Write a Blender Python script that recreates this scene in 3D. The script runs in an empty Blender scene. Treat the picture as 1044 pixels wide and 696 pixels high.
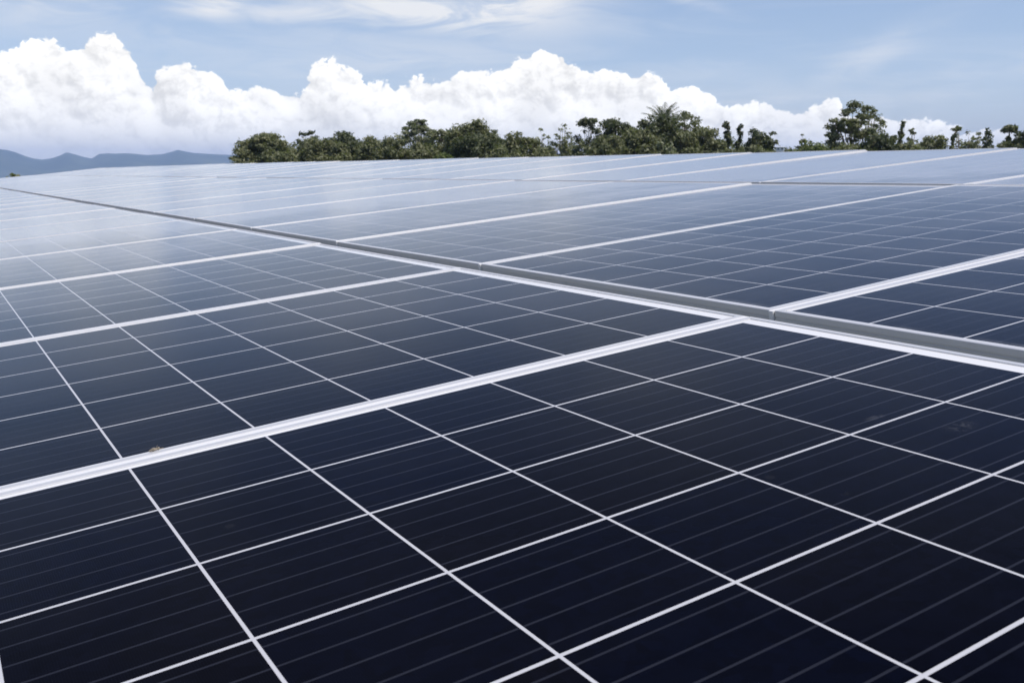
import bpy, math, random
import numpy as np
from mathutils import Vector, Matrix
random.seed(7); rng = np.random.default_rng(11)
scene = bpy.context.scene
C = scene.collection
rad = math.radians

# ------------------------------------------------------------------ frame of reference
S = 0.1587                      # one cell pitch in metres
TH = 0.09652165                 # slope of the array (radians), rising towards +X
H0 = 2.25                       # height of the array's reference point above the ground
U = Vector((math.cos(TH), 0, math.sin(TH)))
V = Vector((0, 1, 0))
N = Vector((-math.sin(TH), 0, math.cos(TH)))
M3 = Matrix((U, V, N)).transposed()
O = Vector((0, 0, H0))
def P3(u, v, w=0.0):            # array coordinates in cells (w in metres)
    return O + U * (u * S) + V * (v * S) + N * w
G_V = 0.3015                    # cell to cell across a seam
PV = 6 + G_V                    # panel pitch along the row
PU = 12.69                      # panel pitch up the slope

# ------------------------------------------------------------------ camera
F_PX = 982.5
cam_d = bpy.data.cameras.new('camera'); cam = bpy.data.objects.new('camera', cam_d); C.objects.link(cam)
scene.camera = cam
rx, ry, rz = 1.34851134, 8.23478458e-02, -5.50176641e-01
Rp = Matrix.Rotation(rz, 3, 'Z') @ Matrix.Rotation(ry, 3, 'Y') @ Matrix.Rotation(rx, 3, 'X')
Rw = M3 @ Rp
CAM = P3(-6.91568118, -7.08721740, 2.16154240 * S)
cam.matrix_world = Matrix.Translation(CAM) @ Rw.to_4x4()
cam_d.sensor_width = 36; cam_d.lens = F_PX / 1044 * 36
cam_d.clip_start = 0.02; cam_d.clip_end = 90000
cam_d.dof.use_dof = True; cam_d.dof.focus_distance = 1.45; cam_d.dof.aperture_fstop = 18
FWD = Rw @ Vector((0, 0, -1))
YAW = math.atan2(FWD.x, FWD.y)
def pdir(px, py):               # direction seen at a pixel of the 1044 px wide photograph
    return (Rw @ Vector(((px - 522) / F_PX, -(py - 348) / F_PX, -1))).normalized()
def azel(px, py):
    d = pdir(px, py)
    a = math.atan2(d.x, d.y) - YAW
    return a, math.asin(d.z)
def at(px, dist):               # ground position at a pixel column and a distance
    a = azel(px, 160)[0] + YAW
    return Vector((CAM.x + math.sin(a) * dist, CAM.y + math.cos(a) * dist, 0))
def zat(py, dist, px=522):      # height of a pixel row at that distance
    return CAM.z + math.tan(azel(px, py)[1]) * dist

# ------------------------------------------------------------------ exposure, world, sun
scene.view_settings.view_transform = 'Standard'
scene.view_settings.look = 'None'
scene.view_settings.gamma = 1
scene.view_settings.exposure = 0.35
scene.render.engine = 'CYCLES'
scene.cycles.use_denoising = True
scene.cycles.max_bounces = 8
scene.cycles.volume_bounces = 1
scene.cycles.sample_clamp_indirect = 6
SUN_EL = rad(62); SUN_AZ = YAW + rad(122)     # compass azimuth from +Y towards +X
sd = Vector((math.sin(SUN_AZ) * math.cos(SUN_EL), math.cos(SUN_AZ) * math.cos(SUN_EL), math.sin(SUN_EL)))
sun_d = bpy.data.lights.new('sun', 'SUN'); sun = bpy.data.objects.new('sun', sun_d); C.objects.link(sun)
sun_d.energy = 3.4; sun_d.angle = rad(0.53); sun_d.color = (1, 0.955, 0.88)
sun.rotation_euler = (-sd).to_track_quat('-Z', 'Y').to_euler(); sun.location = (0, 0, 30)

class NT:
    """small helper for writing node maths"""
    def __init__(s, tree): s.t = tree; s.n = tree.nodes; s.l = tree.links
    def new(s, kind, **kw):
        n = s.n.new(kind)
        for k, v in kw.items(): setattr(n, k, v)
        return n
    def put(s, sock, v):
        if isinstance(v, bpy.types.NodeSocket): s.l.new(v, sock)
        elif v is not None: sock.default_value = v
    def m(s, op, a, b=None, c=None, clamp=False):
        n = s.new('ShaderNodeMath', operation=op, use_clamp=clamp)
        for i, v in enumerate((a, b, c)):
            if v is not None: s.put(n.inputs[i], v)
        return n.outputs[0]
    def vm(s, op, a, b=None, scale=None):
        n = s.new('ShaderNodeVectorMath', operation=op)
        s.put(n.inputs[0], a)
        if b is not None: s.put(n.inputs[1], b)
        if scale is not None: s.put(n.inputs['Scale'], scale)
        return n.outputs[0]
    def rng(s, v, a, b, c=0.0, d=1.0, mode='SMOOTHSTEP'):
        n = s.new('ShaderNodeMapRange', interpolation_type=mode, clamp=True) if mode != 'LINEAR' else s.new('ShaderNodeMapRange', clamp=True)
        for i, x in enumerate((v, a, b, c, d)): s.put(n.inputs[i], x)
        return n.outputs[0]
    def mix(s, f, a, b, blend='MIX'):
        n = s.new('ShaderNodeMix', data_type='RGBA', blend_type=blend)
        s.put(n.inputs[0], f); s.put(n.inputs[6], a); s.put(n.inputs[7], b)
        return n.outputs[2]
    def xyz(s, x, y, z=0.0):
        n = s.new('ShaderNodeCombineXYZ')
        for i, v in enumerate((x, y, z)): s.put(n.inputs[i], v)
        return n.outputs[0]
    def sep(s, v):
        n = s.new('ShaderNodeSeparateXYZ'); s.put(n.inputs[0], v); return n.outputs
    def noise(s, vec, scale, detail=4, rough=0.5, dist=0.0, lac=2.0, dim='3D'):
        n = s.new('ShaderNodeTexNoise', noise_dimensions=dim); s.put(n.inputs['Vector'], vec)
        n.inputs['Scale'].default_value = scale; n.inputs['Detail'].default_value = detail
        n.inputs['Roughness'].default_value = rough; n.inputs['Distortion'].default_value = dist
        n.inputs['Lacunarity'].default_value = lac
        return n
    def voro(s, vec, scale, smooth=0.3, feature='SMOOTH_F1', dim='3D'):
        n = s.new('ShaderNodeTexVoronoi', feature=feature, voronoi_dimensions=dim); s.put(n.inputs['Vector'], vec)
        n.inputs['Scale'].default_value = scale
        if feature == 'SMOOTH_F1': n.inputs['Smoothness'].default_value = smooth
        return n
    def curve(s, v, pts):
        n = s.new('ShaderNodeFloatCurve'); s.put(n.inputs['Value'], v)
        cv = n.mapping.curves[0]
        cv.points[0].location = pts[0]; cv.points[1].location = pts[-1]
        for p in pts[1:-1]: cv.points.new(*p)
        n.mapping.use_clip = False
        n.mapping.update()
        return n.outputs[0]

def build_world():
    w = bpy.data.worlds.new('World'); scene.world = w; w.use_nodes = True
    t = w.node_tree; t.nodes.clear(); k = NT(t)
    out = k.new('ShaderNodeOutputWorld'); bg = k.new('ShaderNodeBackground')
    t.links.new(bg.outputs[0], out.inputs[0])
    STR = 0.11
    bg.inputs[1].default_value = STR
    sky = k.new('ShaderNodeTexSky', sky_type='NISHITA', sun_disc=False)
    sky.sun_elevation = SUN_EL; sky.sun_rotation = SUN_AZ
    sky.altitude = 300; sky.air_density = 1.0; sky.dust_density = 1.2; sky.ozone_density = 2.0
    d = k.new('ShaderNodeTexCoord').outputs['Generated']
    # turn so that y points where the camera looks, then azimuth and elevation in degrees
    vr = k.new('ShaderNodeVectorRotate', rotation_type='Z_AXIS'); k.put(vr.inputs['Vector'], d); vr.inputs['Angle'].default_value = YAW
    x, y, z = k.sep(vr.outputs[0])
    az = k.m('MULTIPLY', k.m('ARCTAN2', x, y), 57.2958)
    el = k.m('MULTIPLY', k.m('ARCSINE', z), 57.2958)
    prof = [(0,56),(20,47),(33,38),(50,34),(63,44),(78,47),(90,43),(107,36),(122,43),(137,56),(141,70),(150,82),(162,74),(180,67),(198,74),(215,76),(228,84),(238,93),(252,93),(270,88),(290,90),(305,90),(318,72),(340,62),(350,68),(370,78),(395,82),(420,85),(450,82),(463,74),(476,69),(490,75),(505,77),(520,70),(537,55),(557,49),(572,54),(578,66),(597,75),(622,69),(652,73),(687,90),(702,87),(722,97),(747,107),(772,105),(802,117),(822,110),(842,104),(855,108),(862,120),(892,122),(925,126),(970,130),(1000,131),(1044,134)]
    pts = []
    A0, A1 = -30.0, 30.0
    for px, py in prof:
        a, e = azel(px, py)
        pts.append(((math.degrees(a) - A0) / (A1 - A0), math.degrees(e) / 12))
    pts = [(0.0, 0.55)] + pts + [(1.0, 0.22)]
    can = k.m('DIVIDE', k.m('SUBTRACT', az, A0), A1 - A0)
    top = k.m('MULTIPLY', k.curve(k.m('MINIMUM', k.m('MAXIMUM', can, 0.0), 1.0), pts), 12.0)
    # the bank of cumulus goes on round the horizon, with its own heights
    far = k.noise(k.xyz(x, y, 0.0), 2.2, 3, 0.55).outputs['Fac']
    topfar = k.rng(far, 0.3, 0.75, 1.0, 10.0, 'LINEAR')
    edge = k.rng(k.m('ABSOLUTE', az), 28.5, 34.0)
    top = k.m('ADD', k.m('MULTIPLY', top, k.m('SUBTRACT', 1.0, edge)), k.m('MULTIPLY', topfar, edge))
    q0 = k.xyz(az, k.m('MULTIPLY', el, 1.15), 0.0)     # degrees
    def field(off):
        q = k.vm('ADD', q0, off)
        nw = k.noise(q, 0.55, 4, 0.6, dim='2D')
        q = k.vm('ADD', q, k.vm('SCALE', k.vm('SUBTRACT', nw.outputs['Color'], (0.5, 0.5, 0.5)), scale=0.9))
        b = None
        for sc, amp, sm in ((0.36, 1.0, 0.2), (0.85, 0.58, 0.2), (2.0, 0.32, 0.16), (4.4, 0.15, 0.14)):
            v = k.voro(q, sc, sm, dim='2D').outputs['Distance']
            v = k.m('MULTIPLY', k.m('SUBTRACT', 0.55, k.m('MULTIPLY', v, v)), amp)
            b = v if b is None else k.m('ADD', b, v)
        fine = k.noise(q, 5.0, 5, 0.62, dim='2D').outputs['Fac']
        b = k.m('ADD', b, k.m('MULTIPLY', k.m('SUBTRACT', fine, 0.5), 0.32))
        return b
    b0 = field((0, 0, 0))
    b1 = field((0.24, 0.42, 0))
    dens = k.m('ADD', k.m('SUBTRACT', top, el), k.m('MULTIPLY', k.m('SUBTRACT', b0, 0.62), 1.15))
    mask = k.rng(dens, -0.03, 0.16)
    # cloud brightness: sunlit puffs, grey hollows and greyer towards the base
    shade = k.rng(k.m('SUBTRACT', b0, b1), -0.50, 0.22, 0.0, 1.0, 'SMOOTHSTEP')
    big = k.noise(q0, 0.22, 4, 0.55, dim='2D').outputs['Fac']
    depth = k.rng(k.m('SUBTRACT', top, el), 0.2, 5.5, 1.0, 0.45, 'LINEAR')
    lit = k.m('MULTIPLY', k.m('ADD', k.m('MULTIPLY', shade, 0.66), k.rng(big, 0.38, 0.60, 0.0, 0.36)), k.m('ADD', k.m('MULTIPLY', depth, 0.6), 0.4))
    base = k.rng(el, 0.8, 3.0, 0.0, 1.0)
    lit = k.m('MULTIPLY', lit, k.m('ADD', 0.55, k.m('MULTIPLY', base, 0.45)))
    ccol = k.mix(lit, (0.765, 0.745, 0.70, 1), (1.22, 1.19, 1.12, 1))
    ccol = k.vm('SCALE', ccol, scale=0.94 / STR)
    # thin high cloud: streaky veils
    def blob(px, py, wx, wy, amp, rot=0.0):
        a, e = azel(px, py); a, e = math.degrees(a), math.degrees(e)
        dx = k.m('SUBTRACT', az, a); dy = k.m('SUBTRACT', el, e)
        c, s_ = math.cos(rot), math.sin(rot)
        u = k.m('DIVIDE', k.m('ADD', k.m('MULTIPLY', dx, c), k.m('MULTIPLY', dy, s_)), wx)
        v = k.m('DIVIDE', k.m('SUBTRACT', k.m('MULTIPLY', dy, c), k.m('MULTIPLY', dx, s_)), wy)
        r = k.m('ADD', k.m('MULTIPLY', u, u), k.m('MULTIPLY', v, v))
        return k.m('MULTIPLY', k.m('EXPONENT', k.m('MULTIPLY', r, -1.0)), amp)
    h = None
    for a in ((450,12,8.0,1.1,1.25,-0.05),(330,14,6.0,0.6,0.8,0.0),(215,5,2.2,0.8,0.95,0),(530,2,4.5,1.3,1.1,0),(400,60,9,1.5,0.4,0.05),(880,62,4.0,0.8,0.42,0.45),(705,2,2.2,0.35,0.4,-0.3),
              (1020,72,4,0.5,0.3,0.1),(900,102,6,0.5,0.30,0.05),(300,-45,5,2.2,0.85,0.2),(620,-190,7,4.5,0.6,0.3),(60,-20,4,2.5,0.8,0),(120,30,9,1.6,0.28,0),(330,55,9,2.2,0.32,0),(760,105,9,1.5,0.30,0),(60,100,9,2.5,0.3,0)):
        v = blob(*a); h = v if h is None else k.m('MAXIMUM', h, v)
    st = k.vm('MULTIPLY', q0, (0.35, 1.3, 1.0))
    wn = k.noise(st, 0.5, 7, 0.62, 0.6, dim='2D').outputs['Fac']
    h = k.m('MULTIPLY', h, k.rng(wn, 0.30, 0.62, 0.25, 1.0))
    # general veils higher up, on a plane overhead
    zz = k.m('MAXIMUM', z, 0.06)
    pl = k.xyz(k.m('DIVIDE', x, zz), k.m('DIVIDE', y, zz), 0.0)
    hv = k.noise(pl, 0.55, 7, 0.58, 0.8, dim='2D').outputs['Fac']
    hv = k.m('MULTIPLY', k.rng(hv, 0.42, 0.75), k.rng(el, 8.0, 20.0, 0.17, 0.36))
    hm = k.m('MINIMUM', k.m('ADD', h, hv), 1.0)
    hcol = k.vm('SCALE', (0.94, 0.95, 0.96), scale=0.76 / STR)
    skyc = k.mix(1.0, sky.outputs[0], k.mix(k.rng(el, 1.0, 9.0), (0.98, 0.95, 1.09, 1), (1.02, 0.955, 0.99, 1)), 'MULTIPLY')
    skyc = k.mix(k.rng(el, 11.0, 26.0), skyc, k.mix(1.0, skyc, (0.74, 0.86, 1.10, 1), 'MULTIPLY'))
    c = k.mix(hm, skyc, hcol)
    c = k.mix(mask, c, ccol)
    t.links.new(c, bg.inputs[0])
    w.cycles.sampling_method = 'MANUAL'; w.cycles.sample_map_resolution = 1024
build_world()

# ------------------------------------------------------------------ helpers
def tag(o, label=None, cat=None, group=None, kind=None):
    if label: o['label'] = label
    if cat: o['category'] = cat
    if group: o['group'] = group
    if kind: o['kind'] = kind
    return o
def empty(name, loc=(0, 0, 0)):
    o = bpy.data.objects.new(name, None); C.objects.link(o); o.location = loc; o.empty_display_size = 0.2
    return o
class MB:
    def __init__(s): s.v = []; s.f = []
    def add(s, vs, fs):
        n = len(s.v); s.v += [tuple(v) for v in vs]; s.f += [tuple(i + n for i in f) for f in fs]
    def box(s, a, b, rot=None, off=(0, 0, 0)):
        x0, y0, z0 = a; x1, y1, z1 = b
        vs = [Vector(c) for c in ((x0,y0,z0),(x1,y0,z0),(x1,y1,z0),(x0,y1,z0),(x0,y0,z1),(x1,y0,z1),(x1,y1,z1),(x0,y1,z1))]
        if rot is not None: vs = [rot @ v for v in vs]
        vs = [v + Vector(off) for v in vs]
        s.add(vs, [(0,3,2,1),(4,5,6,7),(0,1,5,4),(1,2,6,5),(2,3,7,6),(3,0,4,7)])
    def tube(s, pts, rads, n=7):
        rings = []; N0 = len(s.v)
        for i, p in enumerate(pts):
            p = Vector(p)
            d = (Vector(pts[min(i + 1, len(pts) - 1)]) - Vector(pts[max(i - 1, 0)])).normalized()
            a = d.orthogonal().normalized(); b = d.cross(a)
            for j in range(n):
                t = 2 * math.pi * j / n
                s.v.append(tuple(p + (a * math.cos(t) + b * math.sin(t)) * rads[i]))
        for i in range(len(pts) - 1):
            for j in range(n):
                k = (j + 1) % n
                s.f.append((N0 + i*n + j, N0 + i*n + k, N0 + (i+1)*n + k, N0 + (i+1)*n + j))
        s.f.append(tuple(N0 + j for j in range(n))[::-1]); s.f.append(tuple(N0 + (len(pts)-1)*n + j for j in range(n)))
    def build(s, name, mat, parent=None, smooth=False):
        me = bpy.data.meshes.new(name); me.from_pydata(s.v, [], s.f); me.materials.append(mat); me.update()
        if smooth: me.polygons.foreach_set('use_smooth', [True] * len(me.polygons))
        o = bpy.data.objects.new(name, me); C.objects.link(o)
        if parent: o.parent = parent
        return o
def material(name):
    m = bpy.data.materials.new(name); m.use_nodes = True; t = m.node_tree
    k = NT(t); b = t.nodes['Principled BSDF']
    return m, k, b
def simple(name, col, rough=0.6, metal=0.0, var=0.1, scale=8.0, spec=0.5):
    m, k, b = material(name)
    oc = k.new('ShaderNodeTexCoord').outputs['Object']
    n = k.noise(oc, scale, 5, 0.6).outputs['Fac']
    lo = tuple(c * (1 - var) for c in col) + (1,); hi = tuple(min(1, c * (1 + var)) for c in col) + (1,)
    k.put(b.inputs['Base Color'], k.mix(k.rng(n, 0.3, 0.7), lo, hi))
    b.inputs['Roughness'].default_value = rough; b.inputs['Metallic'].default_value = metal
    b.inputs['Specular IOR Level'].default_value = spec
    return m

# ------------------------------------------------------------------ materials
SMUDGES = [(979, 433, 0.030, 0.016), (892, 424, 0.020, 0.008)]
def glass_material():
    """glazed cell sheet: cells, white gaps, busbars; object space runs in metres from the first cell's corner"""
    m, k, b = material('glazed_cells')
    tc = k.new('ShaderNodeTexCoord').outputs['Object']
    x, y, z = k.sep(tc)
    u = k.m('DIVIDE', x, S); v = k.m('DIVIDE', y, S)
    def line(c, half):
        fr = k.m('FRACT', k.m('ADD', c, 0.5)); dd = k.m('ABSOLUTE', k.m('SUBTRACT', fr, 0.5))
        return k.m('LESS_THAN', dd, half)
    gap = k.m('MAXIMUM', line(u, 0.0090), line(v, 0.0112))
    inx = k.m('MULTIPLY', k.m('GREATER_THAN', u, 0.0), k.m('LESS_THAN', u, 12.0))
    iny = k.m('MULTIPLY', k.m('GREATER_THAN', v, 0.0), k.m('LESS_THAN', v, 6.0))
    inside = k.m('MULTIPLY', inx, iny)
    white = k.m('MAXIMUM', gap, k.m('SUBTRACT', 1.0, inside))
    bus = line(k.m('ADD', k.m('MULTIPLY', v, 5.0), 0.5), 0.036)
    # per-cell tint
    info = k.new('ShaderNodeObjectInfo').outputs['Random']
    cell = k.xyz(k.m('FLOOR', u), k.m('FLOOR', v), k.m('MULTIPLY', info, 57.0))
    wn = k.new('ShaderNodeTexWhiteNoise', noise_dimensions='3D'); k.put(wn.inputs['Vector'], cell)
    rnd = wn.outputs['Value']
    c = k.mix(k.rng(rnd, 0.0, 1.0, 0, 1, 'LINEAR'), (0.0005, 0.0012, 0.0052, 1), (0.0014, 0.0015, 0.0034, 1))
    # polycrystalline grain
    gr = k.voro(k.xyz(u, v, k.m('MULTIPLY', info, 9.0)), 14.0, feature='F1').outputs['Color']
    gl = k.sep(gr)[0]
    c = k.vm('SCALE', c, scale=k.rng(gl, 0.0, 1.0, 0.80, 1.25, 'LINEAR'))
    c = k.mix(k.m('MULTIPLY', bus, 0.8), c, (0.020, 0.022, 0.031, 1))
    # the fine silver fingers crossing the busbars
    fing = k.m('LESS_THAN', k.m('ABSOLUTE', k.m('SUBTRACT', k.m('FRACT', k.m('MULTIPLY', u, 78.0)), 0.5)), 0.04)
    c = k.mix(k.m('MULTIPLY', fing, 0.5), c, (0.008, 0.010, 0.016, 1))
    c = k.mix(k.m('SUBTRACT', 1.0, inside), k.mix(gap, c, (0.45, 0.445, 0.45, 1)), (0.64, 0.63, 0.61, 1))
    # dust and dried drops
    wp = k.new('ShaderNodeNewGeometry').outputs['Position']
    d1 = k.noise(wp, 1.7, 6, 0.65, 0.4).outputs['Fac']
    d2 = k.noise(wp, 11.0, 6, 0.7, 0.5).outputs['Fac']
    d3 = k.noise(wp, 70.0, 5, 0.7, 1.0).outputs['Fac']
    spots = k.voro(wp, 16.0, feature='F1')
    sp = k.m('MULTIPLY', k.rng(spots.outputs['Distance'], 0.05, 0.11, 1.0, 0.0), k.m('GREATER_THAN', k.sep(spots.outputs['Color'])[1], 0.86))
    sm = k.m('MULTIPLY', k.rng(d2, 0.66, 0.80), 0.02)
    # dirt washed down against the lower frame, in broken patches
    ed = k.m('MULTIPLY', k.rng(x, -0.008, 0.022, 1.0, 0.0), k.rng(d2, 0.42, 0.66))
    sm = k.m('ADD', sm, k.m('MULTIPLY', ed, 0.16))
    # two wiped smudges on the foreground panels
    for (px, py, rx_, ry_) in SMUDGES:
        dd = pdir(px, py); hp = CAM + dd * ((O - CAM).dot(N) / dd.dot(N))
        q = k.vm('MULTIPLY', k.vm('SUBTRACT', wp, tuple(hp)), (1 / rx_, 1 / ry_, 0))
        ln = k.new('ShaderNodeVectorMath', operation='LENGTH'); k.put(ln.inputs[0], q)
        sm = k.m('ADD', sm, k.m('MULTIPLY', k.m('MULTIPLY', k.rng(ln.outputs['Value'], 0.2, 1.0, 1.0, 0.0), k.rng(d3, 0.42, 0.62)), 0.045))
    dust_sheen = k.m('ADD', k.m('ADD', k.rng(d1, 0.30, 0.80, 0.0002, 0.003), sm), k.m('MULTIPLY', sp, 0.008))
    # dusty veil that also paints in sky sheen, paler the flatter one looks
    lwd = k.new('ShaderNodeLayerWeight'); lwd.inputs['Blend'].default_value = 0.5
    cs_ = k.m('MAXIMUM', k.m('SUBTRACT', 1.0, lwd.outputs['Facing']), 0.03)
    slant_sheen = k.m('DIVIDE', k.rng(d1, 0.25, 0.8, 0.00010, 0.00031), k.m('POWER', cs_, 3.0))
    dust_sheen = k.m('MINIMUM', k.m('ADD', dust_sheen, slant_sheen), 0.6)
    c = k.mix(dust_sheen, c, (0.56, 0.55, 0.54, 1))
    # under the glass: matt; over it: anti-reflective glass whose reflection only builds up at a slant
    bm = k.new('ShaderNodeBump'); bm.inputs['Strength'].default_value = 0.05; bm.inputs['Distance'].default_value = 0.004
    k.put(bm.inputs['Height'], k.noise(wp, 3.0, 3, 0.5).outputs['Fac'])
    k.put(b.inputs['Base Color'], c); b.inputs['Roughness'].default_value = 0.6; b.inputs['Specular IOR Level'].default_value = 0.0
    gl_ = k.new('ShaderNodeBsdfGlossy', distribution='GGX'); gl_.inputs['Color'].default_value = (0.86, 0.925, 1.0, 1)
    k.put(gl_.inputs['Roughness'], k.rng(k.m('ADD', d1, k.m('MULTIPLY', d2, 0.4)), 0.3, 1.0, 0.10, 0.19, 'LINEAR'))
    k.put(gl_.inputs['Normal'], bm.outputs[0])
    lw = k.new('ShaderNodeLayerWeight'); lw.inputs['Blend'].default_value = 0.5
    R_ = k.m('ADD', 0.0006, k.m('MULTIPLY', 0.9994, k.m('POWER', lw.outputs['Facing'], 8.2)))
    mx = k.new('ShaderNodeMixShader'); k.put(mx.inputs[0], R_)
    t = k.t; t.links.new(b.outputs[0], mx.inputs[1]); t.links.new(gl_.outputs[0], mx.inputs[2])
    t.links.new(mx.outputs[0], t.nodes['Material Output'].inputs['Surface'])
    return m
M_glass = glass_material()

def alu(name, col, rough, metal, dirt=0.12):
    m, k, b = material(name)
    wp = k.new('ShaderNodeNewGeometry').outputs['Position']
    n = k.noise(wp, 9.0, 7, 0.65).outputs['Fac']; n2 = k.noise(wp, 60.0, 4, 0.6).outputs['Fac']
    d = k.m('ADD', k.m('MULTIPLY', k.rng(n, 0.45, 0.75), dirt), k.m('MULTIPLY', k.rng(n2, 0.6, 0.8), dirt * 0.7))
    k.put(b.inputs['Base Color'], k.mix(d, col + (1,), (0.36, 0.35, 0.33, 1)))
    k.put(b.inputs['Roughness'], k.rng(n, 0.2, 0.8, rough - 0.08, rough + 0.1))
    b.inputs['Metallic'].default_value = metal
    return m
M_frame = alu('anodised_aluminium', (0.60, 0.585, 0.56), 0.40, 0.35)
M_rail = alu('bright_aluminium', (0.72, 0.70, 0.67), 0.5, 0.1, 0.08)
M_steel = simple('galvanised_steel', (0.36, 0.37, 0.38), 0.5, 0.6)
M_bark = simple('bark', (0.16, 0.13, 0.10), 0.9, 0, 0.35, 3.0)
M_palebark = simple('pale_bark', (0.34, 0.31, 0.27), 0.9, 0, 0.25, 3.0)

def leaf_material(name, dark, light, dry=(0.13, 0.12, 0.04)):
    m, k, b = material(name); t = m.node_tree
    geo = k.new('ShaderNodeNewGeometry')
    oc = k.new('ShaderNodeTexCoord').outputs['Object']
    r = geo.outputs['Random Per Island']
    n = k.noise(oc, 0.9, 3, 0.5).outputs['Fac']
    f = k.m('ADD', k.m('MULTIPLY', r, 0.55), k.rng(n, 0.35, 0.65, 0.0, 0.45))
    c = k.mix(f, dark + (1,), light + (1,))
    c = k.mix(k.m('MULTIPLY', k.m('GREATER_THAN', r, 0.93), 0.6), c, dry + (1,))
    k.put(b.inputs['Base Color'], c); b.inputs['Roughness'].default_value = 0.55
    b.inputs['Specular IOR Level'].default_value = 0.35
    tr = k.new('ShaderNodeBsdfTranslucent'); k.put(tr.inputs['Color'], k.vm('MULTIPLY', c, (1.1, 1.3, 0.6)))
    mx = k.new('ShaderNodeMixShader'); mx.inputs[0].default_value = 0.28
    t.links.new(b.outputs[0], mx.inputs[1]); t.links.new(tr.outputs[0], mx.inputs[2])
    t.links.new(mx.outputs[0], t.nodes['Material Output'].inputs['Surface'])
    return m
LEAF = {
    'dark': leaf_material('dark_foliage', (0.052, 0.064, 0.030), (0.135, 0.145, 0.072)),
    'mid': leaf_material('green_foliage', (0.092, 0.104, 0.046), (0.235, 0.232, 0.120)),
    'pale': leaf_material('pale_foliage', (0.125, 0.138, 0.075), (0.26, 0.265, 0.160)),
    'light': leaf_material('fresh_foliage', (0.080, 0.105, 0.030), (0.175, 0.200, 0.065)),
}

# ------------------------------------------------------------------ terrain
CX, CY = CAM.x, CAM.y
def ground_z(r, a):             # a: angle from the viewing direction
    edge = 75.0 + 180.0 * max(0.0, min(1.0, (math.degrees(a) + 22) / 10)) if abs(a) < rad(80) else 260.0
    if r <= edge: return 0.0
    t = min(1.0, (r - edge) / 900.0); t = t * t * (3 - 2 * t)
    return -150.0 * t
def build_ground():
    m, k, b = material('meadow')
    wp = k.new('ShaderNodeNewGeometry').outputs['Position']
    n = k.noise(wp, 0.35, 8, 0.65).outputs['Fac']; n2 = k.noise(wp, 6.0, 6, 0.7).outputs['Fac']; n3 = k.noise(wp, 0.004, 8, 0.6).outputs['Fac']
    c = k.mix(k.rng(n, 0.35, 0.65), (0.045, 0.075, 0.022, 1), (0.10, 0.115, 0.045, 1))
    c = k.mix(k.m('MULTIPLY', k.rng(n2, 0.5, 0.75), 0.5), c, (0.14, 0.11, 0.07, 1))
    c = k.mix(k.m('MULTIPLY', k.rng(n3, 0.45, 0.6), 0.6), c, (0.035, 0.055, 0.025, 1))
    k.put(b.inputs['Base Color'], c); b.inputs['Roughness'].default_value = 0.95
    bm = k.new('ShaderNodeBump'); bm.inputs['Strength'].default_value = 0.6; bm.inputs['Distance'].default_value = 0.05
    k.put(bm.inputs['Height'], n2); k.put(b.inputs['Normal'], bm.outputs[0])
    rs = [0.0, 3, 8, 15, 25, 40, 60, 75, 95, 130, 180, 240, 300, 380, 480, 600, 750, 900, 1100, 1300, 1700, 2500, 4000, 6500, 9000, 13000]
    NA = 144; vs = [(CX, CY, 0)]; fs = []
    for r in rs[1:]:
        for j in range(NA):
            a = -math.pi + 2 * math.pi * j / NA
            z = ground_z(r, a)
            vs.append((CX + math.sin(a + YAW) * r, CY + math.cos(a + YAW) * r, z))
    for j in range(NA): fs.append((0, 1 + (j + 1) % NA, 1 + j))
    for i in range(len(rs) - 2):
        for j in range(NA):
            q = 1 + i * NA; k2 = (j + 1) % NA
            fs.append((q + j, q + k2, q + NA + k2, q + NA + j))
    mb = MB(); mb.v = vs; mb.f = fs
    return tag(mb.build('ground', m, smooth=True), kind='structure')
build_ground()

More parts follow.
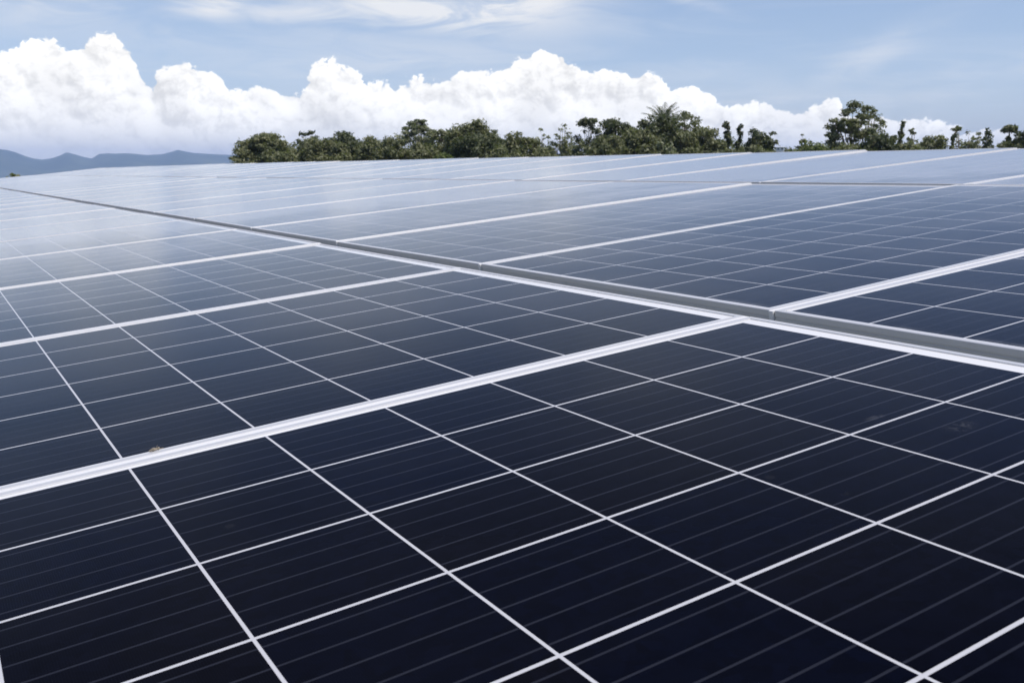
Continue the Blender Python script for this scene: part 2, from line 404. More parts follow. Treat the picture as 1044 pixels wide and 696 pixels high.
def build_mountains():
    m, k, b = material('forested_slopes')
    wp = k.new('ShaderNodeNewGeometry').outputs['Position']
    n = k.noise(wp, 0.004, 8, 0.65).outputs['Fac']
    k.put(b.inputs['Base Color'], k.mix(k.rng(n, 0.35, 0.7), (0.030, 0.050, 0.028, 1), (0.075, 0.095, 0.050, 1)))
    b.inputs['Roughness'].default_value = 0.95
    R0, R1 = 7000.0, 11500.0
    # crest seen at these pixels
    crest = [(-300,160),(-200,148),(-120,152),(-60,158),(-20,152),(0,153),(12,155),(30,162),(45,164),(58,161),(68,156),(80,159),(92,163),(104,156),(115,157),(130,156),(150,158),(168,157),(182,153),(196,156),(215,157),(240,158),(300,166),(380,170),(470,171),(1044,172),(1300,171)]
    ca = [azel(px, 160)[0] for px, _ in crest]
    ce = [math.tan(azel(px, py)[1]) for px, py in crest]
    NA, NR = 900, 26; vs = []; fs = []
    def fb(x, y):
        s = 0; 
        for i, (f, a) in enumerate(((1, 1), (2.3, .5), (5.1, .25), (11.3, .12), (23, .06))):
            s += a * math.sin(x * f + 1.7 * i + 1.3 * math.sin(y * f * 0.8 + i)) * math.cos(y * f * 1.1 + 2.1 * i + math.sin(x * f * .7))
        return s
    amps = []
    for j in range(NA):
        a = -math.pi + 2 * math.pi * j / NA
        if ca[0] < a < ca[-1]: t = float(np.interp(a, ca, ce))
        else:
            w = min(1.0, min(abs(a - ca[0]), abs(a - ca[-1])) / 0.2)
            t0 = ce[0] if a <= ca[0] else ce[-1]
            t = t0 * (1 - w) + w * (0.013 + 0.008 * math.sin(a * 7) + 0.004 * math.sin(a * 17))
        amps.append(t)
    for i in range(NR):
        fr = i / (NR - 1); r = R0 + (R1 - R0) * fr
        prof = math.sin(math.pi * min(1.0, fr / 0.55) / 2) ** 1.3 if fr < 0.55 else 1.0 - 0.65 * ((fr - 0.55) / 0.45)
        for j in range(NA):
            a = -math.pi + 2 * math.pi * j / NA
            rc = R0 + (R1 - R0) * 0.55
            hc = CAM.z + amps[j] * rc
            x = CX + math.sin(a + YAW) * r; y = CY + math.cos(a + YAW) * r
            g = fb(x / 900, y / 900)
            z = -152 + (hc + 152) * prof
            z += g * 30 * math.sin(math.pi * min(1, fr / 0.55)) if fr < 0.55 else g * 4 * (fr - .55)
            z += 2.0 * fb(x / 160, y / 160) * prof
            vs.append((x, y, z))
    for i in range(NR - 1):
        for j in range(NA):
            k2 = (j + 1) % NA
            fs.append((i*NA + j, i*NA + k2, (i+1)*NA + k2, (i+1)*NA + j))
    mb = MB(); mb.v = vs; mb.f = fs
    return tag(mb.build('mountains', m, smooth=True), kind='structure')
build_mountains()

def build_haze():
    m = bpy.data.materials.new('haze_air'); m.use_nodes = True; t = m.node_tree; t.nodes.clear()
    o = t.nodes.new('ShaderNodeOutputMaterial'); pv = t.nodes.new('ShaderNodeVolumePrincipled')
    pv.inputs['Color'].default_value = (0.49, 0.645, 1.0, 1); pv.inputs['Density'].default_value = 1.0e-4
    pv.inputs['Anisotropy'].default_value = 0.1
    t.links.new(pv.outputs[0], o.inputs['Volume'])
    mb = MB(); L = 13500
    mb.box((CX - L, CY - L, -160), (CX + L, CY + L, 300))
    h = mb.build('haze', m); tag(h, kind='stuff')
    return h
build_haze()

# ------------------------------------------------------------------ solar panels
LIP = 0.011; MG_V = 0.0069; MG_LO = 0.0072; MG_HI = 0.0240
W_U = 12 * S + MG_LO + MG_HI + 2 * LIP; W_V = 6 * S + 2 * MG_V + 2 * LIP
FX0 = -(MG_LO + LIP); FY0 = -(MG_V + LIP)      # outer corner of the frame; the origin is the corner of the first cell
GZ = -0.0018
def frame_mesh():
    prof = [(0.0,-0.040),(0.0,-0.0132),(0.0011,-0.0126),(0.0011,-0.0112),(0.0,-0.0106),(0.0,-0.0009),(0.0003,-0.0003),(0.0009,0.0),
            (LIP-0.0008,0.0),(LIP-0.0002,-0.0003),(LIP,-0.0009),(LIP,-0.0070),(0.0020,-0.0070),(0.0020,-0.0385),(0.024,-0.0385),(0.024,-0.040)]
    mb = MB(); n = len(prof)
    for (cx, cy, sx, sy) in ((FX0, FY0, 1, 1), (FX0 + W_U, FY0, -1, 1), (FX0 + W_U, FY0 + W_V, -1, -1), (FX0, FY0 + W_V, 1, -1)):
        for i, z in prof: mb.v.append((cx + sx * i, cy + sy * i, z))
    for c in range(4):
        d = (c + 1) % 4
        for i in range(n):
            j = (i + 1) % n
            mb.f.append((c*n + i, c*n + j, d*n + j, d*n + i)[::-1])
    return mb
def sheet_mesh():
    mb = MB(); e = 0.0012
    x0, y0, x1, y1 = FX0 + LIP - e, FY0 + LIP - e, FX0 + W_U - LIP + e, FY0 + W_V - LIP + e
    mb.box((x0, y0, GZ - 0.004), (x1, y1, GZ))
    return mb
root0 = empty('solar_panel')
fr0 = frame_mesh().build('frame', M_frame, root0)
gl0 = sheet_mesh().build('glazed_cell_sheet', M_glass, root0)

ORD = ['', 'first', 'second', 'third', 'fourth', 'fifth', 'sixth', 'seventh', 'eighth', 'ninth', 'tenth', 'eleventh', 'twelfth', 'thirteenth', 'fourteenth', 'fifteenth',
       'sixteenth', 'seventeenth', 'eighteenth', 'nineteenth', 'twentieth']
ORD += ['twenty-' + o for o in ORD[1:10]] + ['thirtieth'] + ['thirty-' + o for o in ORD[1:10]]
KL = 32
def sag(v):                     # the top row follows the uneven ground a little (rise of its upper edge, in cells)
    return float(np.interp(v, [0, 13, 19, 30, 40, 80, 120, 205], [-0.13, -0.10, -0.035, 0.03, 0.06, 0.2, 0.30, 0.26]))
def place_panel(o, row, k, label, group):
    u0 = 0.69 - PU + row * PU + 0.0
    if row == 0: u0 = -12.0
    v0 = k * PV + G_V
    tilt = random.gauss(0, 0.0006); roll = random.gauss(0, 0.0009)
    if row == 2: tilt += sag(v0 + 3) / 12.7
    o.location = P3(u0, v0, -0.003 if row == 2 else 0.0)
    o.rotation_euler = (M3 @ Matrix.Rotation(-tilt, 3, 'Y') @ Matrix.Rotation(roll, 3, 'X')).to_euler()
    tag(o, label, 'solar panel', group)
ROWN = {0: 'bottom row nearest the camera', 1: 'middle row between the long gaps', 2: 'top row below the trees'}
GRP = {0: 'solar panels of the bottom row', 1: 'solar panels of the middle row', 2: 'solar panels of the top row', -1: 'solar panels of the row below'}
jobs = []
for row, k0 in ((0, -1), (1, -1), (2, 0)):
    for n, k in enumerate(range(k0, KL + 1)):
        if row == 0 and n == 0: lab = 'large dark solar panel filling the foreground, white cell grid, nearest of all'
        elif row == 0 and n == 1: lab = 'dark solar panel just beyond the foreground one, brown clump on its shared frame'
        elif k == KL: lab = 'last pale solar panel at the far end of the %s' % ROWN[row]
        else: lab = '%s solar panel from the right in the %s' % (ORD[n + 1], ROWN[row])
        jobs.append((row, k, lab, GRP[row]))
first = True
for row, k, lab, grp in jobs:
    if first: o = root0; first = False
    else:
        o = root0.copy(); C.objects.link(o)
        for ch in (fr0, gl0):
            c = ch.copy(); C.objects.link(c); c.parent = o
    place_panel(o, row, k, lab, grp)

# the steel and aluminium structure that carries the panels
def build_structure():
    root = empty('support_structure', (0, 0, 0))
    tag(root, 'bright metal mounting rails filling the seams between the solar panels', 'mounting structure')
    rot = M3
    u_ranges = {0: (-12 + FX0 / S, -12 + (FX0 + W_U) / S), 1: (0.69 + FX0 / S, 0.69 + (FX0 + W_U) / S), 2: (0.69 + PU + FX0 / S, 0.69 + PU + (FX0 + W_U) / S)}
    meshes = {}
    for row, (a, b) in u_ranges.items():
        L = (b - a) * S
        mb = MB(); mb.box((-0.0030, -0.0044, -0.0390), (L, 0.0044, -0.0050))
        # cap closing the seam
        mb.box((-0.0036, -0.0050, -0.0049), (L, 0.0050, -0.0008))
        for k in range(-1, KL + 1):
            if row not in meshes:
                o = mb.build('rail', M_rail, root); meshes[row] = o
            else:
                o = meshes[row].copy(); C.objects.link(o); o.parent = root
            v = k * PV + G_V / 2
            rr = rot.copy()
            if row == 2: rr = rot @ Matrix.Rotation(-sag(v) / 12.7, 3, 'Y')
            o.location = P3(a, v, -0.003 if row == 2 else 0.0); o.rotation_euler = rr.to_euler()
    # purlins across, rafters and posts
    for u in (-9.5, -3, 3.7, 9.7, 16.5, 22.3):
        mb = MB(); mb.box((-0.03, -PV * S - 0.4, -0.125), (0.03, (KL + 1) * PV * S + 0.1, -0.046), rot)
        o = mb.build('purlin', M_steel, root); o.location = P3(u, 0)
    for i, v in enumerate(range(-4, 210, 24)):
        mb = MB(); mb.box((-13 * S, -0.04, -0.24), (24.5 * S, 0.04, -0.128), rot)
        o = mb.build('rafter', M_steel, root); o.location = P3(0, v)
        for u in (-8, 6, 20):
            p = P3(u, v); mb = MB(); mb.box((-0.06, -0.06, -0.3), (0.06, 0.06, p.z - 0.2))
            o = mb.build('post', M_steel, root); o.location = (p.x, p.y, 0)
build_structure()

# small clump of dirt caught on the frame of the foreground seam
def build_clump():
    m = simple('dried_dirt', (0.20, 0.165, 0.12), 0.95, 0, 0.5, 300)
    mb = MB()
    import mathutils
    def lump(c, r, seed):
        n1, n2 = 7, 10; N0 = len(mb.v); rr = random.Random(seed)
        for i in range(n1 + 1):
            for j in range(n2):
                t = math.pi * i / n1; p = 2 * math.pi * j / n2
                d = Vector((math.sin(t) * math.cos(p), math.sin(t) * math.sin(p), math.cos(t)))
                q = 1 + 0.45 * mathutils.noise.noise(d * 1.7 + Vector((seed, 0, 0)))
                mb.v.append((c[0] + d.x * r[0] * q, c[1] + d.y * r[1] * q, c[2] + d.z * r[2] * q))
        for i in range(n1):
            for j in range(n2):
                j2 = (j + 1) % n2
                mb.f.append((N0 + i*n2 + j, N0 + (i+1)*n2 + j, N0 + (i+1)*n2 + j2, N0 + i*n2 + j2))
    lump((0, 0, 0.002), (0.0075, 0.0045, 0.0036), 1)
    lump((0.009, 0.001, 0.0017), (0.0045, 0.0035, 0.003), 2.3)
    lump((-0.008, -0.002, 0.001), (0.004, 0.003, 0.0018), 4.1)
    lump((0.016, 0.0, 0.0006), (0.005, 0.0016, 0.001), 5.3)
    mb.tube([(0.004, 0.001, 0.003), (0.008, 0.003, 0.007), (0.010, 0.004, 0.0085)], [0.0006, 0.0005, 0.0002], 5)
    o = mb.build('dirt_clump', m, smooth=True)
    return o
clump = build_clump()
tag(clump, 'tiny brown clump of dried dirt on the white frame seam', 'dirt')
# where the photograph's pixel meets the seam
d = pdir(157, 459); t = (O - CAM).dot(N) / d.dot(N); hit = CAM + d * t
clump.location = hit + N * 0.0002; clump.rotation_euler = M3.to_euler(); clump.scale = (0.55, 0.55, 0.55)

# ------------------------------------------------------------------ trees
def leaves(centres, radii, n, size, flat=0.6, rs=None, shell=0.45):
    """leaf sprays: small bent quads scattered through clumps; returns verts, faces"""
    rs = rs or rng
    c = np.array(centres); r = np.array(radii)
    wgt = r[:, 0] * r[:, 1] * r[:, 2]; wgt = wgt ** 0.75; idx = rs.choice(len(c), n, p=wgt / wgt.sum())
    d = rs.normal(size=(n, 3)); d /= np.linalg.norm(d, axis=1)[:, None]
    rad_ = rs.uniform(shell ** 3, 1, n) ** (1 / 3)
    p = c[idx] + d * rad_[:, None] * r[idx] * rs.normal(1, 0.22, (n, 1))
    nr = d * 0.7 + rs.normal(size=(n, 3)) * 0.7 + np.array([0, 0, flat]); nr /= np.linalg.norm(nr, axis=1)[:, None]
    a = np.cross(nr, rs.normal(size=(n, 3))); a /= np.linalg.norm(a, axis=1)[:, None]; b = np.cross(nr, a)
    s = size * rs.uniform(0.55, 1.35, n)
    L = a * s[:, None]; W = b * (s * rs.uniform(0.35, 0.7, n))[:, None]
    droop = nr * (s * 0.2)[:, None]
    v = np.stack([p - L - droop, p - W * 0.9, p + L - droop, p + W * 0.9], 1).reshape(-1, 3)
    f = np.arange(n * 4).reshape(n, 4)
    return v, f
def crown_obj(v, f, mat, parent, name='crown'):
    me = bpy.data.meshes.new(name)
    me.vertices.add(len(v)); me.vertices.foreach_set('co', v.astype(np.float32).ravel())
    me.loops.add(f.size); me.loops.foreach_set('vertex_index', f.astype(np.int32).ravel())
    me.polygons.add(len(f)); me.polygons.foreach_set('loop_start', np.arange(0, f.size, f.shape[1], dtype=np.int32))
    me.update(calc_edges=True); me.materials.append(mat)
    o = bpy.data.objects.new(name, me); C.objects.link(o); o.parent = parent
    return o
def tree(px, wpx, top, dist, kind, mat, label, bot=None, dens=1.0, lean=0.0, bark=None, drop=0.45, name='tree', cat='tree', group='trees beyond the array'):
    """px: column of the crown's centre, wpx: crown width, top: pixel row of its top; all turned into metres at its distance"""
    base = at(px, dist); root = empty(name, base); tag(root, label, cat, group)
    H = zat(top, dist, px); Wd = wpx / F_PX * dist; R = Wd / 2
    seed = int(px * 7 + top * 13); r = random.Random(seed); rs = np.random.default_rng(seed)
    side = Vector((math.cos(YAW + azel(px, 160)[0]), -math.sin(YAW + azel(px, 160)[0]), 0)); fwd = Vector((-side.y, side.x, 0))
    cs, rr = [], []
    T = MB()
    bark = bark or M_bark
    leafs = 0.20
    if kind in ('round', 'umbrella', 'airy', 'tier', 'bush'):
        R *= 1.2 if kind in ('round', 'airy') else 1.12
        if kind == 'bush': ch = H * 0.98; cb = 0.0
        elif kind == 'umbrella': cb = H * (0.50 if drop < 0.5 else 0.38); ch = H - cb
        elif kind == 'airy': cb = H * 0.42; ch = H - cb
        elif kind == 'tier': cb = H * 0.25; ch = H - cb
        else: cb = H * 0.22; ch = H - cb
        n = {'round': 70, 'umbrella': 52, 'airy': 44, 'tier': 46, 'bush': 44}[kind]
        n = int(n * max(0.5, min(1.6, R / 2.2)))
        for i in range(n):
            for _ in range(30):
                x, y = r.uniform(-1, 1), r.uniform(-1, 1)
                if x * x + y * y < 1: break
            rad2 = math.sqrt(x * x + y * y)
            if kind == 'umbrella':
                zc = cb + ch * (0.97 - drop * rad2 ** 2 - r.random() ** 2 * 0.55); cr = R * r.uniform(0.13, 0.27); cz = cr * 0.45
            elif kind == 'airy':
                zc = cb + ch * (1 - 0.55 * rad2 ** 2) * (1 - 0.85 * r.random() ** 1.4); cr = R * r.uniform(0.12, 0.25); cz = cr * 0.5
            elif kind == 'tier':
                lv = max(0, min(1, r.randint(0, 5) / 5.0 + r.uniform(-.09, .05))); ext = 1 - 0.35 * lv; x *= ext; y *= ext
                zc = cb + ch * (0.12 + 0.86 * lv) + r.uniform(-.1, .1); cr = R * r.uniform(0.14, 0.32); cz = cr * 0.55
            elif kind == 'bush':
                zc = H * (0.30 + 0.68 * r.random() ** 0.6 * (1 - 0.30 * rad2 ** 2)) + r.uniform(-.3, .1); cr = min(R * r.uniform(0.2, 0.4), 0.9); cz = cr * 0.7
            else:
                zc = H * (0.60 + (1.9 * r.random() ** 0.55 - 0.9) * 0.385 * math.sqrt(max(0, 1 - rad2 ** 2.6))) + r.uniform(-.2, .2); cr = R * r.uniform(0.15, 0.32); cz = cr * 0.7
            zc = min(zc, H - cz * 0.9)
            k_ = 1 - cr / R * 0.5
            c = side * (x * R * k_ + lean * (zc / H) * Wd) + fwd * (y * R * k_) + Vector((0, 0, zc))
            cs.append(tuple(c)); rr.append((cr, cr, cz))
        vol = sum(a[0] * a[1] for a in rr)
        nl = int({'round': 46, 'umbrella': 46, 'airy': 30, 'tier': 44, 'bush': 46}[kind] * vol / leafs ** 2 * 0.16 * dens)
        nl = max(500, min(nl, 12000))
        # trunk and limbs reach into the clumps
        tr = max(0.09, H * 0.018)
        fork = Vector((0, 0, cb * 0.8 + 0.3)) + side * lean * 0.3 * Wd
        nst = 3 if kind == 'bush' else 1
        T.tube([(0, 0, -0.2), (side * 0.1 * tr)[:] if False else (0.04, 0.03, fork.z * 0.5), fork], [tr * 1.35, tr, tr * 0.85])
        order = sorted(range(len(cs)), key=lambda i: -cs[i][2])
        for i in order[:: (2 if kind in ('airy', 'umbrella', 'tier') else 4)]:
            c = Vector(cs[i]); s0 = fork.lerp(Vector((fork.x, fork.y, c.z)), r.uniform(0.0, 0.35))
            mid = s0.lerp(c, 0.5) + Vector((r.uniform(-.2, .2), r.uniform(-.2, .2), r.uniform(0.0, 0.3) - 0.12 * (c - s0).length))
            T.tube([s0, mid, c], [tr * 0.5, tr * 0.28, tr * 0.08], 5)
        T.tube([fork, fork.lerp(Vector((side.x * lean * Wd, side.y * lean * Wd, H * 0.86)), 0.5), Vector((side.x * lean * Wd, side.y * lean * Wd, H * 0.86))], [tr * 0.85, tr * 0.5, tr * 0.1], 6)
        v, f = leaves(cs, rr, nl, leafs, rs=rs, flat=0.8 if kind != 'round' else 0.5)
    elif kind == 'column':      # a trunk wrapped in climbers
        n = 26
        for i in range(n):
            t = i / (n - 1); a = r.uniform(0, 6.28)
            w = R * r.uniform(0.35, 1.0) * (1.1 - 0.35 * t)
            c = side * (math.cos(a) * w * 0.45 + lean * t * Wd) + fwd * math.sin(a) * w * 0.45 + Vector((0, 0, H * (0.18 + 0.78 * t) + r.uniform(-.25, .1)))
            cs.append(tuple(c)); rr.append((w * r.uniform(.45, .8), w * 0.6, H * r.uniform(.025, .055)))
        T.tube([(0, 0, -0.2), tuple(side * lean * 0.5 * Wd + Vector((0.05, 0, H * .5))), tuple(side * lean * Wd + Vector((0, 0, H * 0.94)))], [0.2, 0.14, 0.04])
        v, f = leaves(cs, rr, int(1300 * dens), leafs * 0.95, rs=rs)
    elif kind == 'cone':
        n = 34
        for i in range(n):
            t = i / (n - 1); a = i * 2.4 + r.uniform(-.5, .5); w = R * (1.05 - 0.8 * t) * r.uniform(.7, 1.25)
            c = side * math.cos(a) * w * 0.55 + fwd * math.sin(a) * w * 0.55 + Vector((0, 0, H * (0.3 + 0.68 * t)))
            cs.append(tuple(c)); rr.append((max(.15, w * 0.5), max(.15, w * 0.5), H * 0.05))
        T.tube([(0, 0, -0.2), (0.03, 0.03, H * .5), (0, 0, H * 0.96)], [0.16, 0.11, 0.03])
        v, f = leaves(cs, rr, int(1500 * dens), leafs * 0.9, rs=rs)
    elif kind == 'palm':        # feather palm: arching fronds with leaflets hanging along a rib
        crown = Vector((0, 0, H * 0.76)) + side * lean * Wd
        T.tube([(0, 0, -0.2), tuple(side * lean * 0.3 * Wd + Vector((0, 0, H * .45))), tuple(crown)], [0.24, 0.17, 0.13], 8)
        V_, F_ = [], []
        nf = 22
        for i in range(nf):
            a = i * 2.39996; up = 0.55 + 1.0 * (1 - i / nf) ** 0.7
            L = R * r.uniform(0.95, 1.15)
            hd = side * math.cos(a) + fwd * math.sin(a)
            el0 = min(1.5, up); pts = []
            p = crown.copy(); e = el0; ns = 9
            for s_ in range(ns + 1):
                pts.append(p.copy()); p = p + (hd * math.cos(e) + Vector((0, 0, math.sin(e)))) * (L * 1.25 / ns); e -= 0.07 + 0.012 * s_
            for s_ in range(ns):
                q0, q1 = pts[s_], pts[s_ + 1]; dr = (q1 - q0); lat = dr.cross(Vector((0, 0, 1)));
                if lat.length < 1e-4: lat = side.copy()
                lat.normalize(); prof = math.sin(math.pi * (s_ + 0.7) / (ns + 0.6)) ** 0.6
                for h in range(2):
                    for sg in (-1, 1):
                        b0 = q0.lerp(q1, h * 0.5); ll = L * 0.24 * prof * r.uniform(0.8, 1.15)
                        tip = b0 + lat * sg * ll * 0.8 + dr.normalized() * ll * 0.45 + Vector((0, 0, -ll * 0.35))
                        wd = dr.normalized() * 0.05
                        n0 = len(V_); V_ += [tuple(b0 - wd), tuple(tip - wd * 0.3), tuple(tip + wd * 0.3), tuple(b0 + wd)]
                        F_.append((n0, n0 + 1, n0 + 2, n0 + 3))
            T.tube(pts, [0.035 * (1 - 0.09 * q) for q in range(len(pts))], 4)
        v, f = np.array(V_), np.array(F_)
    elif kind == 'tuft':        # slim trunk with a small mop of broad leaves
        cz = H * 0.9
        for i in range(9):
            a = i * 2.4; c = side * math.cos(a) * R * 0.55 + fwd * math.sin(a) * R * 0.55 + Vector((0, 0, cz - 0.28 * abs(math.cos(a)) + r.uniform(-.1, .25)))
            cs.append(tuple(c)); rr.append((R * 0.42, R * 0.42, 0.24))
        for i in range(8):
            cs.append((r.uniform(-.12, .12), r.uniform(-.12, .12), H * (0.5 + 0.04 * i))); rr.append((0.22, 0.22, 0.2))
        T.tube([(0, 0, -0.2), (0.04, 0, H * .5), (0, 0, H * 0.9)], [0.13, 0.10, 0.06])
        v, f = leaves(cs, rr, int(900 * dens), leafs * 1.1, rs=rs, flat=1.0)
    tk = T.build('trunk', bark, root, smooth=True)
    crown_obj(v, f, LEAF[mat], root)
    return root

TREES = [
 # px, width, top, dist, kind, mat, label, extra
 (272, 66, 136, 118, 'umbrella', 'mid', 'wide spreading flat-topped green tree at the left end of the tree line', dict(dens=1.8, drop=0.72)),
 (276, 34, 149, 116, 'round', 'dark', 'low dark tree under the spreading flat-topped crown at the left end', {}),
 (318, 34, 133, 122, 'airy', 'dark', 'dark tree with a ragged open top, second from the left end', dict(dens=1.8)),
 (331, 44, 141, 116, 'round', 'mid', 'rounded mid-green tree filling in below the ragged open-topped dark one', {}),
 (352, 36, 134, 124, 'round', 'dark', 'dense dark tree with a flattish top right of the ragged open one', {}),
 (381, 38, 139, 117, 'round', 'mid', 'low rounded olive-green tree left of the pale mushroom-shaped crown', {}),
 (402, 30, 137, 112, 'round', 'mid', 'small olive tree directly against the left side of the mushroom-shaped crown', {}),
 (427, 36, 121, 128, 'umbrella', 'pale', 'pale mushroom-shaped tree with sky showing under its crown', dict(dens=1.1, bark=M_palebark)),
 (428, 40, 146, 112, 'bush', 'mid', 'low green scrub at the foot of the pale mushroom-shaped tree', {}),
 (452, 30, 131, 118, 'round', 'mid', 'medium green tree between the mushroom-shaped one and the large domed one', {}),
 (481, 46, 122, 114, 'round', 'mid', 'large dome-shaped tree, bulkiest of the left half of the tree line', dict(dens=1.15)),
 (487, 48, 137, 108, 'round', 'dark', 'very dark-leaved tree in front of the large dome-shaped one', {}),
 (506, 20, 128, 126, 'airy', 'dark', 'thin open tree poking up right of the large dome-shaped one', {}),
 (452, 26, 147, 104, 'bush', 'light', 'bright yellow-green bush left of the very dark-leaved tree', {}),
 (531, 34, 132, 116, 'round', 'mid', 'square-topped mid-green tree halfway along the tree line', {}),
 (513, 34, 147, 104, 'bush', 'mid', 'low green bush below the square-topped tree', {}),
 (553, 20, 131, 126, 'airy', 'pale', 'see-through pale tree right of the square-topped one', dict(bark=M_palebark)),
 (573, 26, 125, 130, 'airy', 'mid', 'feathery see-through tree left of the dark layered one', dict(dens=0.7)),
 (576, 24, 141, 106, 'cone', 'mid', 'small pointed tree in front of the feathery see-through one', {}),
 (556, 30, 150, 104, 'bush', 'mid', 'low scrub left of the small pointed tree', {}),
 (600, 34, 121, 112, 'tier', 'dark', 'dark tree with flat layered branches near the middle', {}),
 (628, 36, 120, 118, 'round', 'dark', 'tall dark round-headed tree right of the layered one', dict(dens=1.1)),
 (617, 36, 138, 106, 'round', 'mid', 'rounded tree in front of the layered and round-headed dark trees', {}),
 (650, 40, 132, 108, 'round', 'mid', 'broad olive tree left of the palm', {}),
 (676, 40, 106, 114, 'palm', 'dark', 'feather palm with upright spiky fronds, highest point of the middle trees', {}),
 (668, 44, 116, 111, 'round', 'dark', 'dark leafy tree crowded against the left of the feather palm', {}),
 (697, 38, 113, 124, 'umbrella', 'mid', 'thin flat-topped tree leaning out right of the palm', dict(dens=0.55, lean=0.05)),
 (676, 26, 144, 104, 'bush', 'pale', 'small round grey-green bush below the palm', {}),
 (697, 36, 133, 110, 'round', 'mid', 'medium tree under the thin flat-topped one', {}),
 (719, 36, 130, 112, 'round', 'mid', 'dense rounded tree left of the narrow climber-covered trunk', {}),
 (741, 13, 123, 112, 'column', 'dark', 'narrow dark climber-covered trunk with an upright top', {}),
 (749, 13, 124, 113, 'column', 'dark', 'narrow leaning climber-covered trunk, twin of the upright one beside it', dict(lean=0.35)),
 (745, 30, 147, 106, 'bush', 'mid', 'low bush at the foot of the narrow twin trunks', {}),
 (775, 30, 129, 112, 'round', 'dark', 'isolated dark bushy tree left of the white hut', {}),
 (773, 40, 146, 108, 'bush', 'mid', 'low spreading bush under the isolated dark bushy tree', {}),
 (801, 15, 148, 100, 'bush', 'dark', 'small dark bush right beside the white hut', {}),
 (817, 15, 137, 114, 'airy', 'mid', 'small open-crowned tree right of the white hut', dict(dens=1.5)),
 (829, 42, 143, 106, 'bush', 'light', 'long bright green bush left of the tallest tree', {}),
 (867, 44, 104, 112, 'airy', 'mid', 'tallest tree, open crown against blue sky with clear limbs', dict(dens=1.9)),
 (884, 30, 108, 118, 'umbrella', 'mid', 'flat branch-like crown reaching right behind the tallest tree', dict(dens=0.4)),
 (894, 32, 127, 108, 'round', 'dark', 'dense dark tree joined to the right side of the tallest one', {}),
 (868, 46, 146, 104, 'bush', 'mid', 'low bush under the tallest open-crowned tree', {}),
 (917, 10, 121, 112, 'column', 'mid', 'thin pole-like climber-covered trunk right of the dense dark tree', dict(dens=.8)),
 (928, 13, 124, 120, 'airy', 'pale', 'spindly tree with a tiny leaning crown beside the pole-like trunk', dict(dens=0.8, lean=0.2)),
 (926, 30, 140, 108, 'bush', 'mid', 'green bush below the spindly leaning tree', {}),
 (952, 26, 138, 112, 'round', 'mid', 'rounded bushy tree midway between the tallest tree and the frame edge', {}),
 (963, 9, 127, 114, 'column', 'mid', 'slim climber-covered trunk leaning over the rounded bushy tree', dict(lean=0.9, dens=0.6)),
 (974, 16, 129, 112, 'airy', 'mid', 'slim upright ragged tree left of the pair of small crowns', dict(dens=1.3)),
 (987, 17, 132, 112, 'round', 'mid', 'small round-headed tree with light under its crown near the right', dict(dens=0.8)),
 (997, 17, 127, 122, 'airy', 'pale', 'grey see-through tree behind the small round-headed one', dict(dens=0.8, bark=M_palebark)),
 (1006, 21, 132, 110, 'cone', 'dark', 'dark cone-shaped tree left of the mop-headed palm-like one', {}),
 (1027, 14, 122, 112, 'tuft', 'mid', 'mop-headed palm-like tree on a slim bare trunk', {}),
 (1026, 26, 143, 110, 'bush', 'mid', 'bush at the foot of the mop-headed palm-like tree', {}),
 (1043, 22, 131, 110, 'round', 'dark', 'dark tree cut off by the right edge of the picture', {}),
 (1064, 34, 126, 114, 'round', 'mid', 'mid-green tree just outside the picture beside the cut-off dark one', {}),
 (288, 34, 152, 112, 'bush', 'mid', 'low bush in the dip right of the spreading flat-topped tree', {}),
 (952, 60, 149.5, 106, 'bush', 'mid', 'long low scrub right of the tallest tree', {}),
]
for (px, w, top, dist, kind, mat, lab, ex) in TREES:
    tree(px, w, top, dist, kind, mat, lab, name={'palm': 'palm_tree', 'bush': 'bush'}.get(kind, 'tree'), cat={'palm': 'palm tree', 'bush': 'bush'}.get(kind, 'tree'),
         group='bushes under the tree line' if kind == 'bush' else 'trees beyond the array', **ex)
tree(17, 25, 176.6, 66, 'bush', 'mid', 'lone low tree top at the far left against the blue mountains', dens=1.0, name='tree', cat='tree', group=None)

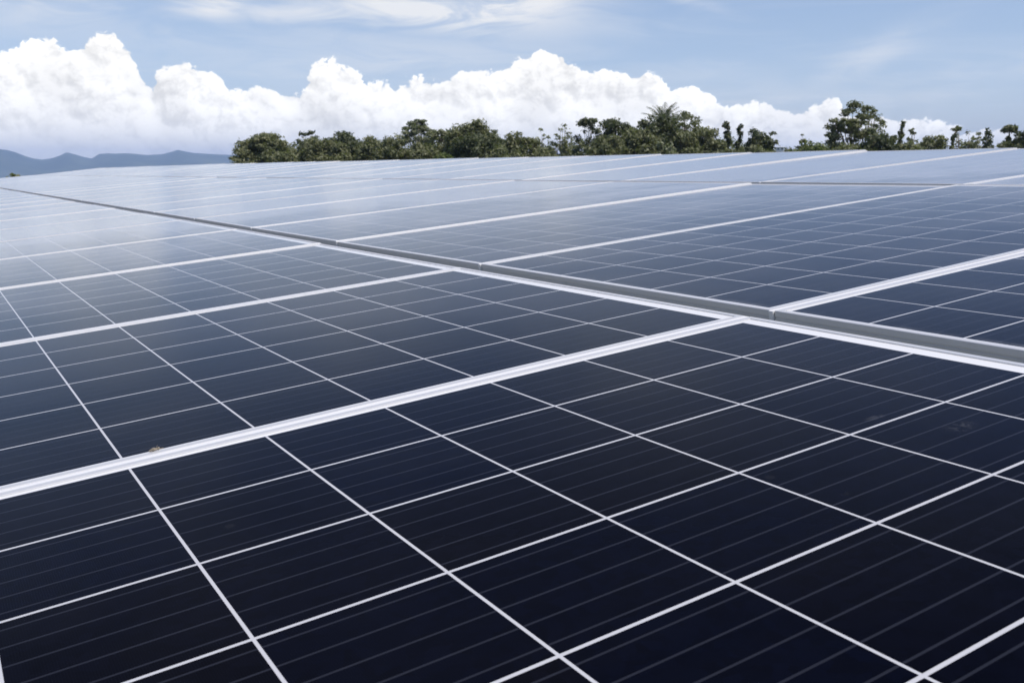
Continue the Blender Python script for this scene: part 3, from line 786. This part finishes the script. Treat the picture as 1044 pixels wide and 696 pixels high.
# the wood behind, one mass seen low between the trees
def build_wood():
    rs = np.random.default_rng(5); r = random.Random(5)
    cs, rr = [], []; T = MB(); base0 = at(600, 140)
    px = 300.0
    while px < 1075:
        dist = r.uniform(132, 150); p = at(px, dist) - base0
        top = (141 + 3.0 * math.sin(px * 0.05) + r.uniform(-3, 4)) if px < 770 else (149.0 + r.uniform(-3.5, 2.0)) if px < 905 else (142.5 + r.uniform(-6.0, 4.0))
        H = zat(top, dist, px)
        for i in range(12):
            cr = r.uniform(0.5, 1.1); z = H * r.uniform(0.45, 1.0) - cr * 0.6
            cs.append((p.x + r.uniform(-1.5, 1.5), p.y + r.uniform(-1.5, 1.5), z)); rr.append((cr, cr, cr * 0.75))
        T.tube([(p.x, p.y, -.2), (p.x, p.y, H * .6)], [0.18, 0.1], 5)
        px += r.uniform(9, 15) if px < 770 else r.uniform(11, 20)
    v, f = leaves(cs, rr, 60000, 0.2, rs=rs)
    n0 = len(v); o = crown_obj(v, f, LEAF['mid'], None, 'woodland'); o.location = base0
    tag(o, 'dark mass of woodland foliage low behind the single trees', 'woodland', kind='stuff')
    k_ = T.build('trunk', M_bark, o)
build_wood()

# white hut between the trees
def build_hut():
    base = at(795, 128); root = empty('hut', base)
    tag(root, 'small white hut with dark windows showing between the trees', 'hut')
    H = zat(149.3, 128, 795); w = 0.95
    m_w = simple('white_paint', (0.78, 0.78, 0.76), 0.6, 0, 0.05); m_r = simple('sheet_roof', (0.60, 0.61, 0.62), 0.4, 0.4, 0.1); m_d = simple('dark_window', (0.03, 0.035, 0.04), 0.2, 0, 0.1)
    rot = Matrix.Rotation(-(YAW + azel(795, 160)[0]), 3, 'Z')
    mb = MB(); mb.box((-w/2, -0.6, -0.1), (w/2, 0.6, H - 0.14), rot); mb.build('wall', m_w, root)
    mb = MB(); mb.add([rot @ Vector(c) for c in ((-w/2-.08,-.7,H-.137),(w/2+.08,-.7,H-.137),(w/2+.08,.7,H-.137),(-w/2-.08,.7,H-.137),(-w/2-.08,0,H),(w/2+.08,0,H))],
                    [(0,3,2,1),(0,1,5,4),(2,3,4,5),(1,2,5),(3,0,4)]); mb.build('roof', m_r, root)
    for x in (-0.24, 0.24):
        mb = MB(); mb.box((x-.09, -0.615, H-.42), (x+.09, -0.595, H-.22), rot); mb.build('window', m_d, root)
build_hut()
